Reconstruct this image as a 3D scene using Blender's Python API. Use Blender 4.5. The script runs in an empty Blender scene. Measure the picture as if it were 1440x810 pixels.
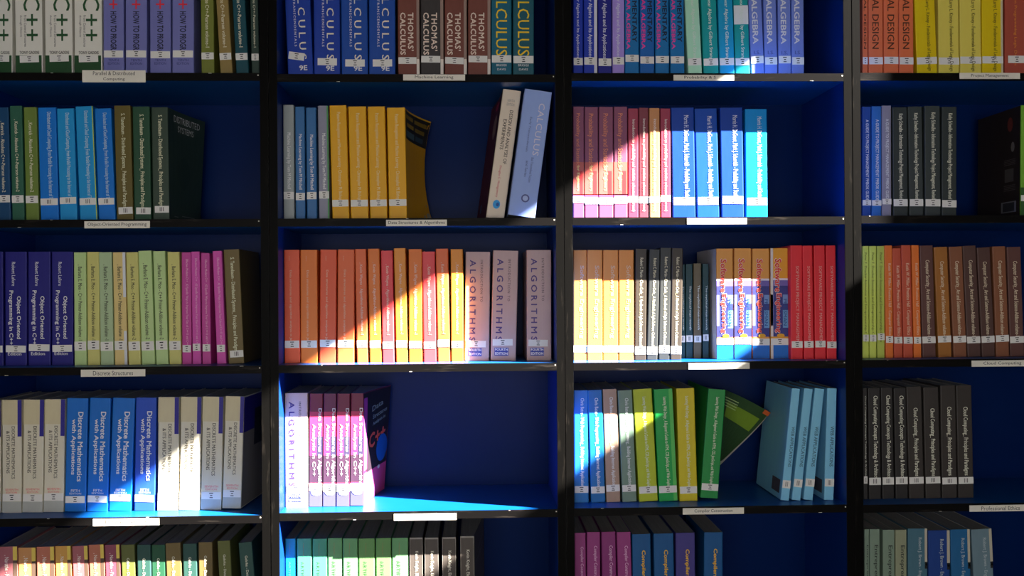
import bpy, bmesh, math, random
from mathutils import Vector, Matrix
random.seed(7)
S = bpy.context.scene
COL = S.collection

# ------------------------------------------------------------------ camera, world, sun, lamps, exposure
ZC = 1.40                      # height of the lens above the floor
DIST = 2.04                    # from the lens to the fronts of the bookcases
FPX = 1360.0                   # focal length for a 1440 px wide frame
def cam_axes(yaw, pitch, roll):
    cy, sy, cp, sp = math.cos(yaw), math.sin(yaw), math.cos(pitch), math.sin(pitch)
    fw = Vector((sy*cp, cy*cp, sp)); r = Vector((cy, -sy, 0)); u = r.cross(fw)
    cr, sr = math.cos(roll), math.sin(roll)
    return cr*r + sr*u, cr*u - sr*r, fw
CR, CU, CF = cam_axes(math.radians(2.055), math.radians(0.185), math.radians(-0.3625))
cam = bpy.data.cameras.new('camera'); cam.sensor_width = 36; cam.lens = 36*FPX/1440
cam.clip_start = 0.05
camo = bpy.data.objects.new('camera', cam); COL.objects.link(camo)
camo.matrix_world = Matrix(((CR.x, CU.x, -CF.x, 0), (CR.y, CU.y, -CF.y, -DIST), (CR.z, CU.z, -CF.z, ZC), (0, 0, 0, 1)))
S.camera = camo

W = bpy.data.worlds.new('sky'); S.world = W; W.use_nodes = True
bg = W.node_tree.nodes['Background']; bg.inputs[0].default_value = (0.55, 0.68, 0.9, 1); bg.inputs[1].default_value = 0.12

SUN_A, SUN_B = 0.385, 0.68     # the light travels along (-1, A, -B)
sun = bpy.data.lights.new('sun', 'SUN'); sun.energy = 68.0; sun.angle = math.radians(0.55); sun.color = (1.0, 0.93, 0.84)
suno = bpy.data.objects.new('sun', sun); COL.objects.link(suno)
suno.rotation_euler = Vector((-1, SUN_A, -SUN_B)).to_track_quat('-Z', 'Y').to_euler()
suno.location = (4, -2, 5)

def area(name, loc, target, sx, sy, power, col):
    l = bpy.data.lights.new(name, 'AREA'); l.shape = 'RECTANGLE'; l.size = sx; l.size_y = sy; l.energy = power; l.color = col
    o = bpy.data.objects.new(name, l); COL.objects.link(o); o.location = loc
    o.rotation_euler = (Vector(target) - Vector(loc)).to_track_quat('-Z', 'Y').to_euler()
    return o
# added fill lamp, unseen behind the photographer, standing in for room daylight
area('room_fill', (-0.1, -4.35, 1.25), (0.0, 0.0, 1.38), 3.4, 1.3, 60, (1.0, 0.97, 0.93))

S.view_settings.view_transform = 'Standard'; S.view_settings.look = 'None'
S.view_settings.exposure = 0.0; S.view_settings.gamma = 1.0; S.view_settings.use_curve_mapping = False
S.cycles.use_denoising = True
S.cycles.max_bounces = 6

# ------------------------------------------------------------------ helpers
def px(x, y, Y=0.0):
    """photograph point -> the point on the upright plane at depth Y"""
    d = CF + CR*((x-720)/FPX) - CU*((y-405)/FPX)
    t = (Y + DIST)/d.y
    return d.x*t, d.z*t + ZC
def lin(c):
    return tuple((v/255/12.92 if v/255 <= 0.04045 else ((v/255+0.055)/1.055)**2.4) for v in c)
MATS = {}
def mat(rgb, rough=0.42, k=1.75, wear=0.12, spec=0.28, kind='print'):
    key = (tuple(rgb), rough, k, wear, kind)
    if key in MATS: return MATS[key]
    m = bpy.data.materials.new('%s_%d_%d_%d' % ((kind,) + tuple(int(v) for v in rgb))); m.use_nodes = True
    nt = m.node_tree; N = nt.nodes; L = nt.links; b = N['Principled BSDF']
    c = [v*k for v in lin(rgb)]; mm = max(max(c)/0.82, 1); c = [v/mm for v in c]
    b.inputs['Roughness'].default_value = rough; b.inputs['Specular IOR Level'].default_value = spec
    if wear:
        tc = N.new('ShaderNodeTexCoord'); mp = N.new('ShaderNodeMapping'); no = N.new('ShaderNodeTexNoise'); rp = N.new('ShaderNodeValToRGB'); mx = N.new('ShaderNodeMix')
        mx.data_type = 'RGBA'
        mp.inputs['Scale'].default_value = (90, 60, 22); no.inputs['Scale'].default_value = 1.0; no.inputs['Detail'].default_value = 4
        rp.color_ramp.elements[0].position = 0.42; rp.color_ramp.elements[1].position = 0.72
        L.new(tc.outputs['Object'], mp.inputs[0]); L.new(mp.outputs[0], no.inputs['Vector']); L.new(no.outputs[0], rp.inputs[0])
        mul = N.new('ShaderNodeMath'); mul.operation = 'MULTIPLY'; mul.inputs[1].default_value = wear
        L.new(rp.outputs[0], mul.inputs[0]); L.new(mul.outputs[0], mx.inputs['Factor'])
        mx.inputs['A'].default_value = (*c, 1); mx.inputs['B'].default_value = (*[min(0.9, v*1.45+0.018) for v in c], 1)
        L.new(mx.outputs['Result'], b.inputs['Base Color'])
    else:
        b.inputs['Base Color'].default_value = (*c, 1)
    MATS[key] = m
    return m
def scuffed(name, base, chip, lo, hi, rough, scale):
    m = bpy.data.materials.new(name); m.use_nodes = True
    nt = m.node_tree; N = nt.nodes; L = nt.links; b = N['Principled BSDF']
    tc = N.new('ShaderNodeTexCoord'); mp = N.new('ShaderNodeMapping'); no = N.new('ShaderNodeTexNoise'); rp = N.new('ShaderNodeValToRGB')
    mp.inputs['Scale'].default_value = scale; no.inputs['Scale'].default_value = 1; no.inputs['Detail'].default_value = 8; no.inputs['Roughness'].default_value = 0.65
    rp.color_ramp.elements[0].position = lo; rp.color_ramp.elements[0].color = (*base, 1)
    rp.color_ramp.elements[1].position = hi; rp.color_ramp.elements[1].color = (*chip, 1)
    L.new(tc.outputs['Object'], mp.inputs[0]); L.new(mp.outputs[0], no.inputs['Vector']); L.new(no.outputs[0], rp.inputs[0]); L.new(rp.outputs[0], b.inputs['Base Color'])
    b.inputs['Roughness'].default_value = rough
    bp = N.new('ShaderNodeBump'); bp.inputs['Strength'].default_value = 0.15; L.new(no.outputs[0], bp.inputs['Height']); L.new(bp.outputs[0], b.inputs['Normal'])
    return m
BLACK = scuffed('black_edge_paint', (0.0032, 0.003, 0.0028), (0.038, 0.032, 0.026), 0.58, 0.88, 0.42, (70, 70, 9))
BLACKH = scuffed('black_shelf_edge_paint', (0.0045, 0.004, 0.004), (0.06, 0.05, 0.042), 0.57, 0.86, 0.42, (9, 70, 90))
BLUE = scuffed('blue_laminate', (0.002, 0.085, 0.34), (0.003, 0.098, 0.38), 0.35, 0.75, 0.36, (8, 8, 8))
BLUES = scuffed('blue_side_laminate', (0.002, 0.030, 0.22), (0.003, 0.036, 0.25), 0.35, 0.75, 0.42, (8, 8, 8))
BLUE_SHADED = scuffed('shaded_back_laminate', (0.001, 0.013, 0.085), (0.0015, 0.016, 0.095), 0.35, 0.75, 0.30, (8, 8, 8))  # compartment shade put into the colour, darker than the other blues
for m_, v_ in ((BLUE, .25), (BLUES, .15), (BLUE_SHADED, .06), (BLACK, .04), (BLACKH, .06)): m_.node_tree.nodes['Principled BSDF'].inputs['Specular IOR Level'].default_value = v_
BLACKB = scuffed('black_laminate', (0.012, 0.012, 0.013), (0.02, 0.02, 0.02), 0.4, 0.8, 0.5, (8, 8, 8))
CHIP = mat((200, 196, 186), 0.7, 1.2, 0, kind='bare_board')
PAPER = mat((196, 186, 164), 0.8, 1.3, 0.0, kind='paper')
def paper_layers():
    nt = PAPER.node_tree; N = nt.nodes; L = nt.links; b = N['Principled BSDF']
    tc = N.new('ShaderNodeTexCoord'); mp = N.new('ShaderNodeMapping'); no = N.new('ShaderNodeTexNoise'); rp = N.new('ShaderNodeValToRGB')
    mp.inputs['Scale'].default_value = (900, 6, 6); no.inputs['Scale'].default_value = 1; no.inputs['Detail'].default_value = 2
    rp.color_ramp.elements[0].color = (0.30, 0.27, 0.21, 1); rp.color_ramp.elements[1].color = (0.55, 0.52, 0.45, 1)
    L.new(tc.outputs['Object'], mp.inputs[0]); L.new(mp.outputs[0], no.inputs['Vector']); L.new(no.outputs[0], rp.inputs[0]); L.new(rp.outputs[0], b.inputs['Base Color'])
paper_layers()
STICK = mat((206, 204, 200), 0.55, 1.35, 0.0, kind='label_paper')
TAGP = mat((208, 203, 192), 0.5, 1.35, 0.05, kind='tag_paper')
INK = mat((38, 36, 38), 0.6, 1.0, 0, kind='ink')

def mesh_obj(name, verts, faces, mats, parent=None, fm=None, smooth=False):
    me = bpy.data.meshes.new(name); me.from_pydata(verts, [], faces)
    for m in (mats if isinstance(mats, (list, tuple)) else [mats]): me.materials.append(m)
    if fm: me.polygons.foreach_set('material_index', fm)
    if smooth: me.polygons.foreach_set('use_smooth', [True]*len(me.polygons))
    me.update()
    o = bpy.data.objects.new(name, me); COL.objects.link(o)
    if parent: o.parent = parent
    return o
class MB:
    def __init__(s): s.v = []; s.f = []; s.m = []
    def box(s, x0, x1, y0, y1, z0, z1, m=0):
        n = len(s.v)
        s.v += [(x0,y0,z0),(x1,y0,z0),(x1,y1,z0),(x0,y1,z0),(x0,y0,z1),(x1,y0,z1),(x1,y1,z1),(x0,y1,z1)]
        s.f += [tuple(n+i for i in q) for q in ((0,3,2,1),(4,5,6,7),(0,1,5,4),(1,2,6,5),(2,3,7,6),(3,0,4,7))]; s.m += [m]*6
        return s
    def grid(s, fn, nu, nv, m=0, flip=False):
        n = len(s.v)
        for j in range(nv+1):
            for i in range(nu+1): s.v.append(tuple(fn(i/nu, j/nv)))
        for j in range(nv):
            for i in range(nu):
                a = n + j*(nu+1)+i; q = (a, a+1, a+nu+2, a+nu+1)
                s.f.append(q[::-1] if flip else q); s.m.append(m)
        return s
    def build(s, name, mats, parent=None, smooth=False): return mesh_obj(name, s.v, s.f, mats, parent, s.m, smooth)
def empty(name, loc, label=None, cat=None, group=None):
    o = bpy.data.objects.new(name, None); COL.objects.link(o); o.location = loc; o.empty_display_size = 0.05
    if label: o['label'] = label
    if cat: o['category'] = cat
    if group: o['group'] = group
    return o

TXT = {}; COPY = {}
def text2d(s, bold=0.0, space=1.0):
    """outline of a line of lettering, scaled to the unit square"""
    key = (s, bold, space)
    if key in TXT: return TXT[key]
    cu = bpy.data.curves.new('lettering', 'FONT'); cu.body = s; cu.size = 1; cu.resolution_u = 2; cu.space_character = space
    ob = bpy.data.objects.new('lettering', cu)
    me = bpy.data.meshes.new_from_object(ob)
    vs = [(v.co.x, v.co.y) for v in me.vertices]; fs = [tuple(p.vertices) for p in me.polygons]
    n = len(vs); base_v, base_f = list(vs), list(fs)
    w = .012 + bold*1.3
    for c, (dx, dy) in enumerate(((w, 0), (w*.5, w*.5), (w*.5, -w*.5)) if bold >= .019 else ((w, 0),) if bold >= .004 else ()):   # heavier strokes
        vs = vs + [(a+dx, b+dy) for a, b in base_v]; fs = fs + [tuple((c+1)*n+k for k in f) for f in base_f]
    x0 = min(v[0] for v in vs); x1 = max(v[0] for v in vs); y0 = min(v[1] for v in vs); y1 = max(v[1] for v in vs)
    vs = [((a-x0)/(x1-x0), (b-y0)/(y1-y0)) for a, b in vs]
    bpy.data.objects.remove(ob); bpy.data.curves.remove(cu); bpy.data.meshes.remove(me)
    TXT[key] = (vs, fs); COPY[id(vs)] = n
    return TXT[key]
CIRC = ([(0.5+0.5*math.cos(2*math.pi*i/20), 0.5+0.5*math.sin(2*math.pi*i/20)) for i in range(20)], [tuple(range(20))])
RECT = ([(0, 0), (1, 0), (1, 1), (0, 1)], [(0, 1, 2, 3)])

# ------------------------------------------------------------------ the room
def struct(name, mb, m):
    o = mb.build(name, m); o['kind'] = 'structure'; return o
PLASTER = scuffed('wall_plaster', (0.26, 0.25, 0.235), (0.32, 0.31, 0.29), 0.3, 0.8, 0.9, (3, 3, 3))
FLOORM = scuffed('floor_tile', (0.10, 0.09, 0.08), (0.14, 0.13, 0.12), 0.3, 0.8, 0.5, (3, 3, 3))
FRAME = mat((60, 58, 56), 0.5, 1.0, 0, kind='window_frame')
XL, XR, YB, YF, ZT = -3.4, 2.3, -4.4, 0.30, 3.45
struct('floor', MB().box(XL-.1, XR+.1, YB-.1, YF+.1, -0.1, 0.0), FLOORM)
struct('ceiling', MB().box(XL-.1, XR+.1, YB-.1, YF+.1, ZT, ZT+0.1), PLASTER)
struct('wall_front', MB().box(XL-.1, XR+.1, YF, YF+0.1, 0, ZT), PLASTER)
struct('wall_left', MB().box(XL-.1, XL, YB, YF, 0, ZT), PLASTER)
# high window in the right wall: the sun comes in by it
WY0, WY1, WZ0, WZ1 = -2.0, -0.55, 2.43, 3.12
w = MB()
w.box(XR, XR+.1, YB, WY0, 0, ZT); w.box(XR, XR+.1, WY1, YF, 0, ZT); w.box(XR, XR+.1, WY0, WY1, 0, WZ0); w.box(XR, XR+.1, WY0, WY1, WZ1, ZT)
struct('wall_right', w, PLASTER)
# unseen window added behind the photographer, to go with the fill lamp
w = MB(); bx0, bx1, bz0, bz1 = -1.9, 1.7, 0.4, 2.0
w.box(XL, bx0, YB-.1, YB, 0, ZT); w.box(bx1, XR, YB-.1, YB, 0, ZT); w.box(bx0, bx1, YB-.1, YB, 0, bz0); w.box(bx0, bx1, YB-.1, YB, bz1, ZT)
struct('wall_back', w, PLASTER)
w = MB()
for a in (bx0, bx0+1.2, bx0+2.4, bx1): w.box(a-.03, a+.03, YB-.09, YB-.04, bz0, bz1)
w.box(bx0, bx1, YB-.09, YB-.04, bz0-.03, bz0+.03); w.box(bx0, bx1, YB-.09, YB-.04, bz1-.03, bz1+.03)
struct('added_window', w, FRAME)

# ------------------------------------------------------------------ the four bookcases
PT = 0.0172; DEPTH = 0.275; TH = 0.0165; IN_W = 0.5835; TOPZ = 2.185
INNER = [-1.0360, -0.4165, 0.2025, 0.8220]                  # left inner face of each case
SH = [[.460, .1545, -.1525, -.465], [.458, .1548, -.152, -.4615], [.461, .155, -.1525, -.4605], [.4625, .1565, -.152, -.462]]
SHELF = [[ZC+z for z in r] + [0.628, 0.322, 0.075] for r in SH]
CASE_LAB = ['black bookcase with blue inside, leftmost, holding the discrete mathematics books',
            'black bookcase with blue inside, second from left, holding the blue and brown calculus books',
            'black bookcase with blue inside, third from left, holding the red software project books',
            'black bookcase with blue inside, rightmost, holding the brown computer security books']
TAGS = {0: [(0, 116, 205, 99, 116, ['Parallel & Distributed', 'Computing']), (1, 119, 211, 311, 321, ['Object-Oriented Programming']), (2, 114, 204.5, 519.5, 529.5, ['Discrete Structures']), (3, 131, 224, 729, 739, ['Database Systems'])],
        1: [(0, 567, 654, 104.8, 113.4, ['Machine Learning']), (1, 543, 628.5, 309, 318, ['Data Structures & Algorithms']), (3, 554, 642, 722, 731.5, [])],
        2: [(0, 947, 1032, 105.3, 113.6, ['Probability & S']), (1, 966, 1050, 306.5, 315.3, []), (2, 968, 1054, 510, 519, []), (3, 960, 1046, 714, 723, ['Compiler Construction'])],
        3: [(0, 1349, 1434, 102.5, 111.3, ['Project Management']), (2, 1366, 1452, 506.5, 515.5, ['Cloud Computing']), (3, 1363, 1450, 709.8, 719, ['Professional Ethics'])]}
for c in range(4):
    x0 = INNER[c]; x1 = x0 + IN_W
    case = empty('bookcase', ((x0+x1)/2, 0, 0), CASE_LAB[c], 'bookcase', 'bookcases side by side')
    ox = (x0+x1)/2; hw = IN_W/2
    for s in (-1, 1):
        a, b_ = (-hw-PT, -hw) if s < 0 else (hw, hw+PT)
        m = MB().box(a, b_, 0.002, DEPTH, 0, TOPZ)
        m.m = [1, 1, 1, 0 if s < 0 else 1, 1, 1 if s < 0 else 0]
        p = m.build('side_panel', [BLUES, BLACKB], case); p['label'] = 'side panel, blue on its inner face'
        MB().box(a+.0003, b_-.0003, 0.0, 0.002, 0, TOPZ).build('edge_band', BLACK, p)
    bp = MB().box(-hw, hw, DEPTH-0.006, DEPTH, 0.06, TOPZ-.017).build('back_panel', BLUE_SHADED, case); bp['label'] = 'blue back panel, darkened for the shade inside'
    MB().box(-hw, hw, 0.0, DEPTH-.006, TOPZ-PT, TOPZ).build('top_panel', BLACKB, case)
    MB().box(-hw, hw, 0.03, 0.045, 0, 0.058).build('plinth', BLACKB, case)
    for r, z in enumerate(SHELF[c]):
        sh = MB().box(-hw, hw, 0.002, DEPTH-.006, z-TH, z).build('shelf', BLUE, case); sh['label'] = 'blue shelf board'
        MB().box(-hw, hw, 0.0, 0.002, z-TH, z).build('edge_band', BLACKH, sh)
        if r < 4:      # bare spots where the black edging is chipped
            mb = MB(); rr = random.Random(c*10+r)
            for _ in range(2):
                xx = rr.uniform(-hw+.01, hw-.02); ww = rr.uniform(.001, .004)
                zz = z-.0012 if rr.random() < .6 else z-TH+.0002
                mb.box(xx, xx+ww*2, -.0002, .0005, zz, zz+.0009)
            mb.box(hw-.0045, hw-.0020, -.0002, .0005, z-.006, z-.0035)
            o = mb.build('chipped_spot', CHIP, sh)
    for (r, a, b_, ya, yb, lines) in TAGS[c]:
        X0, Z1 = px(a, ya); X1, Z0 = px(b_, yb)
        Z0m = (Z0+Z1)/2; hh = (px(0, ya)[1]-px(0, yb)[1])/2
        t = MB().box(X0-ox, X1-ox, -.0013, -.0003, Z0m-hh, Z0m+hh).build('shelf_label', TAGP, case)
        t['label'] = ('white printed shelf label reading ' + ' '.join(lines)) if lines else 'white paper shelf label glaring in the sun'
        if lines:
            V = []; F = []
            for i, ln in enumerate(lines):
                vs, fs = text2d(ln, 0.0)
                wid = (X1-X0)*(0.62 if len(lines) == 1 else (0.66 if i == 0 else 0.34))
                if ln.startswith('Object'): wid = (X1-X0)*0.90
                if ln.startswith('Data S'): wid = (X1-X0)*0.93
                if ln.startswith('Probability'): wid = (X1-X0)*0.52
                lh = 2*hh/len(lines)*0.62
                cz = Z0m + hh - 2*hh*(i+0.5)/len(lines)
                cx = (X0+X1)/2 - ox - (0.008 if ln.startswith('Prob') else 0)
                n = len(V)
                V += [(cx + (q[0]-.5)*wid, -.0016, cz + (q[1]-.5)*lh) for q in vs]; F += [tuple(n+k for k in f) for f in fs]
            mesh_obj('lettering', V, F, INK, t)

# ------------------------------------------------------------------ printing on the spines
WH = (215, 215, 215); CREAM = (205, 200, 175); BK = (35, 32, 32)
def V(s, u, h, v0, v1, col, bold=0.0, space=1.0): return ('v', s, u, h, v0, v1, col, bold, space)
def Hh(s, u, w, v, h, col, bold=0.0): return ('h', s, u, w, v, h, col, bold, 1.0)
ST = {}
def style(key, look, items, sticker=(0.03, 0.97, .82, .88), marks='h', bands=(), over=False, d=.185, sheen=.42):
    ST[key] = dict(look=look, items=items, sticker=sticker, marks=marks, bands=bands, over=over, d=d, rough=sheen)
GR = (28, 62, 34)
style('cpp', 'textbook with big green C++ letters', [V('C++', .62, .60, .33, .725, GR, .01, 1.12), V('From Control Structures', .38, .09, .50, .775, (60, 60, 60)), V('through Objects', .22, .09, .50, .69, (60, 60, 60)), V('Starting Out with', .6, .3, .04, .29, GR), Hh('TONY GADDIS', .52, .72, .826, .026, (45, 45, 45), .015)],
      (.16, .86, .852, .912), bands=[(0, 1, .85, 1, (26, 58, 32)), (.965, 1, 0, 1, (196, 194, 186))])
style('how', 'programming textbook', [V('HOW TO PROGRAM', .5, .30, .475, .865, (28, 28, 45), .03), V('+', .5, .40, .375, .455, (185, 40, 55), .0), V('C', .5, .4, .27, .35, (185, 40, 55), .02), Hh('TENTH', .5, .5, .893, .02, (40, 40, 80)), Hh('EDITION', .5, .55, .922, .02, (40, 40, 80))], (.03, .97, .812, .872))
style('abs', 'slim programming paperback', [V(', Kenrick - Absolute C++-Pearson volume-1', .48, .34, .06, .775, CREAM, .012)], (.02, .98, .825, .885))
style('calc', 'thick calculus textbook', [V('CALCULUS', .63, .27, .12, .875, (205, 200, 185), .012, 1.6), V('EARLY TRANSCENDENTALS', .36, .085, .20, .76, (190, 190, 200), .005, 1.3), Hh('9E', .62, .32, .95, .045, (205, 205, 205), .03)], (.14, .88, .868, .93))
style('tho', 'calculus textbook with a pale edge strip', [V("THOMAS'", .60, .27, .47, .80, (225, 205, 190), .03, 1.1), V('CALCULUS', .24, .25, .47, .835, (225, 205, 190), .03, 1.05)], (.02, .86, .85, .907), bands=[(.87, 1, .0, .87, (120, 100, 92)), (.87, 1, .87, 1, (205, 195, 185))])
style('alc', 'calculus textbook with tall yellow letters', [V('CALCULUS', .5, .55, .20, .845, (205, 175, 30), .0, 1.0), Hh('BRIGGS', .5, .5, .925, .018, WH), Hh('DAVIS', .5, .42, .96, .018, WH)], (.02, .98, .848, .91))
style('lay', 'linear algebra paperback', [V('David C. Lay - Linear Algebra and Its Applications', .46, .36, .03, .865, (200, 200, 215), .012)], (.03, .97, .862, .925))
style('ele', 'algebra paperback with black and magenta letters', [V('ELEMENTARY', .68, .34, .26, .73, (16, 22, 36), .025), V('LINEAR ALGEBRA', .24, .27, .22, .79, (190, 50, 130), .02)], (.02, .98, .845, .905))
style('str', 'linear algebra paperback', [V('Introduction to Linear Algebra by Gilbert Strang', .52, .30, .06, .88, (205, 215, 205), .012)], (.02, .98, .875, .935))
style('alg', 'algebra textbook', [V(': ALGEBRA', .42, .44, .30, .735, (212, 212, 220), .025), Hh('I.S.', .5, .5, .81, .03, (50, 60, 110))], (.02, .98, .845, .91))
style('des', 'digital design textbook', [V('DIGITAL DESIGN', .47, .46, .12, .79, (62, 34, 22), .01)], (.02, .98, .862, .925), sheen=.35)
style('yel', 'logic design textbook', [V('Larry L. Kinney - Fundamentals of Logic Design', .60, .22, .36, .985, (62, 55, 20), .005)], (.0, 1.0, .858, .92), over=True)
style('prg', 'logic textbook with faint orange title', [V('System Programming Logic Design', .5, .17, .25, .93, (190, 120, 45))], (.15, 1.0, .84, .905))
style('ab2', 'slim programming paperback', [V(', Kenrick - Absolute C++-Pearson volume-2', .5, .32, .12, .755, CREAM, .012)], (.02, .98, .785, .85))
style('dis', 'distributed computing paperback', [V('Distributed and Cloud Computing_From Parallel Processing to the Internet of Things', .58, .30, .04, .86, (170, 195, 205), .01)], (.02, .98, .805, .865), marks='v')
style('tan', 'distributed systems paperback', [V('S. Tanenbaum - Distributed Systems_ Principles and Paradigms', .50, .31, .07, .90, (190, 190, 160), .008)], (.12, .98, .888, .948), marks='v')
style('mac', 'slim machine learning paperback', [V('Machine Learning by Tom M Mitchell', .50, .42, .245, .74, (205, 205, 205), .012)], (.02, .98, .765, .83))
style('pat', 'pattern recognition textbook', [V('Pattern Recognition and Machine Learning - Christopher M. Bishop', .50, .26, .06, .835, (245, 225, 165), .006)], (.02, .98, .835, .895))
style('exp', 'leaning experiments textbook with a blue disc', [Hh('NINTH', .52, .38, .085, .022, (120, 115, 110)), Hh('EDITION', .52, .42, .115, .022, (120, 115, 110)), V('DESIGN AND ANALYSIS OF', .62, .19, .16, .585, (62, 52, 46), .015), V('EXPERIMENTS', .34, .19, .235, .475, (62, 52, 46), .015), V('Douglas C. Montgomery', .42, .15, .60, .85, (150, 65, 70), .005), ('c', '', .48, .40, .905, .07, (30, 120, 175), 0, 1), ('c', '', .54, .17, .905, .03, (15, 60, 120), 0, 1)], None)
style('cal', 'leaning calculus textbook with silver letters', [V('CALCULUS', .70, .22, .10, .52, (185, 180, 195), .0, 1.05), V('Early Transcendentals', .36, .09, .22, .50, (52, 60, 110)), V('Basic Transcendental Functions', .62, .09, .54, .74, (52, 60, 110)), V('and Series', .44, .09, .57, .70, (52, 60, 110)), ('c', '', .55, .30, .87, .065, (60, 65, 110), 0, 1), ('c', '', .55, .20, .87, .043, (150, 165, 205), 0, 1)], None)
style('pro', 'probability textbook', [V('Probability and Statistics', .42, .44, .06, .55, (210, 125, 90), .006), V('for Engineers', .45, .34, .53, .76, (200, 185, 120), .006)], (.0, 1.0, .815, .875), bands=[(0, 1, .50, .80, (150, 70, 62)), (.62, .9, .58, .79, (150, 38, 40)), (0, 1, .79, .812, (185, 75, 150))])
style('spp', 'slim probability paperback', [V('Introduction to probability and statistics schaums (pearson)', .50, .36, .10, .945, (222, 208, 196), .014)], (.0, 1.0, .805, .865), over=True)
style('mor', 'probability textbook', [V('Morris H. DeGroot, Mark J. Schervish - Probability and Statistics', .62, .28, .07, .86, (210, 212, 222), .012)], (.04, .97, .815, .885))
style('pmb', 'slim project management guide', [V('A GUIDE TO PROJECT MANAGEMENT PMBOK GUIDE', .50, .44, .12, .86, (205, 208, 215), .015)], (.0, 1.0, .855, .905))
style('kat', 'technology project management paperback', [V('Kathy Schwalbe - Information Technology Project Management, Revised', .52, .35, .06, .85, (200, 200, 180), .012)], (.02, .98, .855, .92))
style('laf', 'object oriented programming textbook', [V('Robert Lafore', .40, .16, .09, .30, (185, 185, 195), .005), V('Object Oriented', .62, .24, .39, .765, (200, 200, 205), .02), V('Programming in C++', .27, .24, .34, .815, (200, 200, 205), .02), Hh('Edition', .45, .62, .895, .028, (200, 200, 205), .01)], (.04, .96, .82, .88))
style('bar', 'slim C++ primer', [V(', Barbara E. Moo - C++ Primer-Addison volume -1', .50, .36, .11, .78, (40, 42, 34), .012)], (.02, .98, .79, .87))
style('ba2', 'slim C++ primer', [V(', Barbara E. Moo - C++ Primer-Addison volume -2', .50, .36, .11, .78, (40, 42, 34), .012)], (.02, .98, .79, .87))
style('eff', 'slim programming paperback', [V('Effective Modern C++ _42 Specific Ways to Improve Your Use of C++11 and C++14', .55, .34, .06, .85, (225, 165, 205), .01)], (.06, .94, .825, .89))
style('dsa', 'algorithm analysis paperback', [V('Data structures and algorithm analysis in Java', .42, .17, .18, .83, (240, 195, 165), .006), V('Author', .36, .07, .055, .10, (225, 160, 130))], (.03, .97, .805, .87))
style('kev', 'slim algorithms paperback', [V(', Kevin Wayne - Algorithms-Addison volume -1', .50, .32, .12, .755, (225, 190, 175), .012)], (.03, .97, .812, .875))
style('alo', 'thick algorithms textbook', [V('INTRODUCTION TO', .66, .10, .075, .46, (70, 58, 66), .01, 1.3), V('ALGORITHMS', .30, .25, .075, .82, (58, 44, 92), .02, 1.55), Hh('FOURTH', .42, .5, .902, .024, (220, 215, 220), .03), Hh('EDITION', .42, .5, .938, .024, (220, 215, 220), .03)], (.06, .86, .812, .872), bands=[(.14, .70, .885, .958, (40, 48, 125))])
style('sof', 'software engineering textbook', [V('Software Engineering', .60, .36, .14, .80, (235, 200, 165), .004)], (.0, 1.0, .865, .925))
style('rob', 'clean code paperback', [V('Robert C. Martin - Clean Code_ A Handbook of Agile Software Craftsmanship', .50, .36, .08, .90, (215, 205, 170), .014)], (.02, .98, .88, .95))
style('myt', 'short slim paperback', [V('The-mythical-man-month', .60, .36, .23, .70, (170, 180, 180), .006)], (.03, .97, .755, .825), marks='v', d=.15)
style('seg', 'software engineering textbook with red outlined title', [('o', 'Software', .42, .40, .09, .40, (225, 215, 215), .07, 1.0), ('o', 'Engineering', .42, .40, .405, .77, (225, 215, 215), .07, 1.0), V('Software', .42, .36, .095, .395, (165, 40, 36), .03), V('Engineering', .42, .36, .41, .765, (165, 40, 36), .03), V('PRESSMAN', .80, .18, .46, .70, (25, 60, 110), .01), ('c', '', .55, .42, .79, .035, (205, 150, 40), 0, 1)],
      (.0, 1.0, .81, .87), bands=[(0, 1, .272, .29, (180, 170, 185)), (0, 1, .29, .34, (88, 76, 140)), (0, 1, .34, .80, (42, 44, 105)), (.68, 1, .42, .50, (95, 120, 165)), (0, .16, .42, .70, (100, 105, 165)), (.68, 1, .56, .72, (85, 125, 165)), (0, 1, .87, 1, (15, 85, 160))])
style('spm', 'slim software project textbook', [V('SOFTWARE PROJECT MANAGEMENT', .52, .34, .18, .88, (225, 150, 145), .012)], (.03, .97, .842, .90))
style('pet', 'slim entrepreneurship paperback', [V('Peter F. Drucker-Innovation and Entrepreneurship-Collins', .46, .42, .06, .86, (70, 80, 35), .01)], (.02, .98, .785, .845))
style('kei', 'slim computer ethics paperback', [V('Keith W. Miller, Prentice Hall - Computer Ethics', .55, .46, .16, .80, (205, 175, 150), .012)], (.02, .98, .81, .87))
style('sec', 'computer security paperback', [V('Computer Security_ Art and Science-Addison volume-1', .50, .38, .13, .815, (195, 180, 155), .01)], (.0, 1.0, .81, .87))
style('dma', 'textbook with a navy corner strip', [V('DISCRETE MATHEMATICS', .58, .17, .235, .70, (62, 58, 50), .012), V('& ITS APPLICATIONS', .31, .17, .275, .65, (62, 58, 50), .012), Hh('SEVENTH', .5, .66, .795, .018, (180, 85, 85)), Hh('EDITION', .5, .55, .82, .016, (180, 85, 85))], (.02, .98, .835, .90), bands=[(.80, 1, 0, .325, (34, 28, 108)), (0, .80, 0, .22, (168, 158, 128)), (0, 1, .90, 1, (140, 142, 138))])
style('dmb', 'textbook', [V('Discrete Mathematics', .68, .25, .12, .735, (205, 210, 215), .025), V('with Applications', .35, .25, .185, .675, (205, 210, 215), .025), Hh('FIFTH', .5, .42, .815, .022, WH, .01), Hh('EDITION', .5, .55, .84, .016, WH)], (.03, .95, .855, .915))
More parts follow.
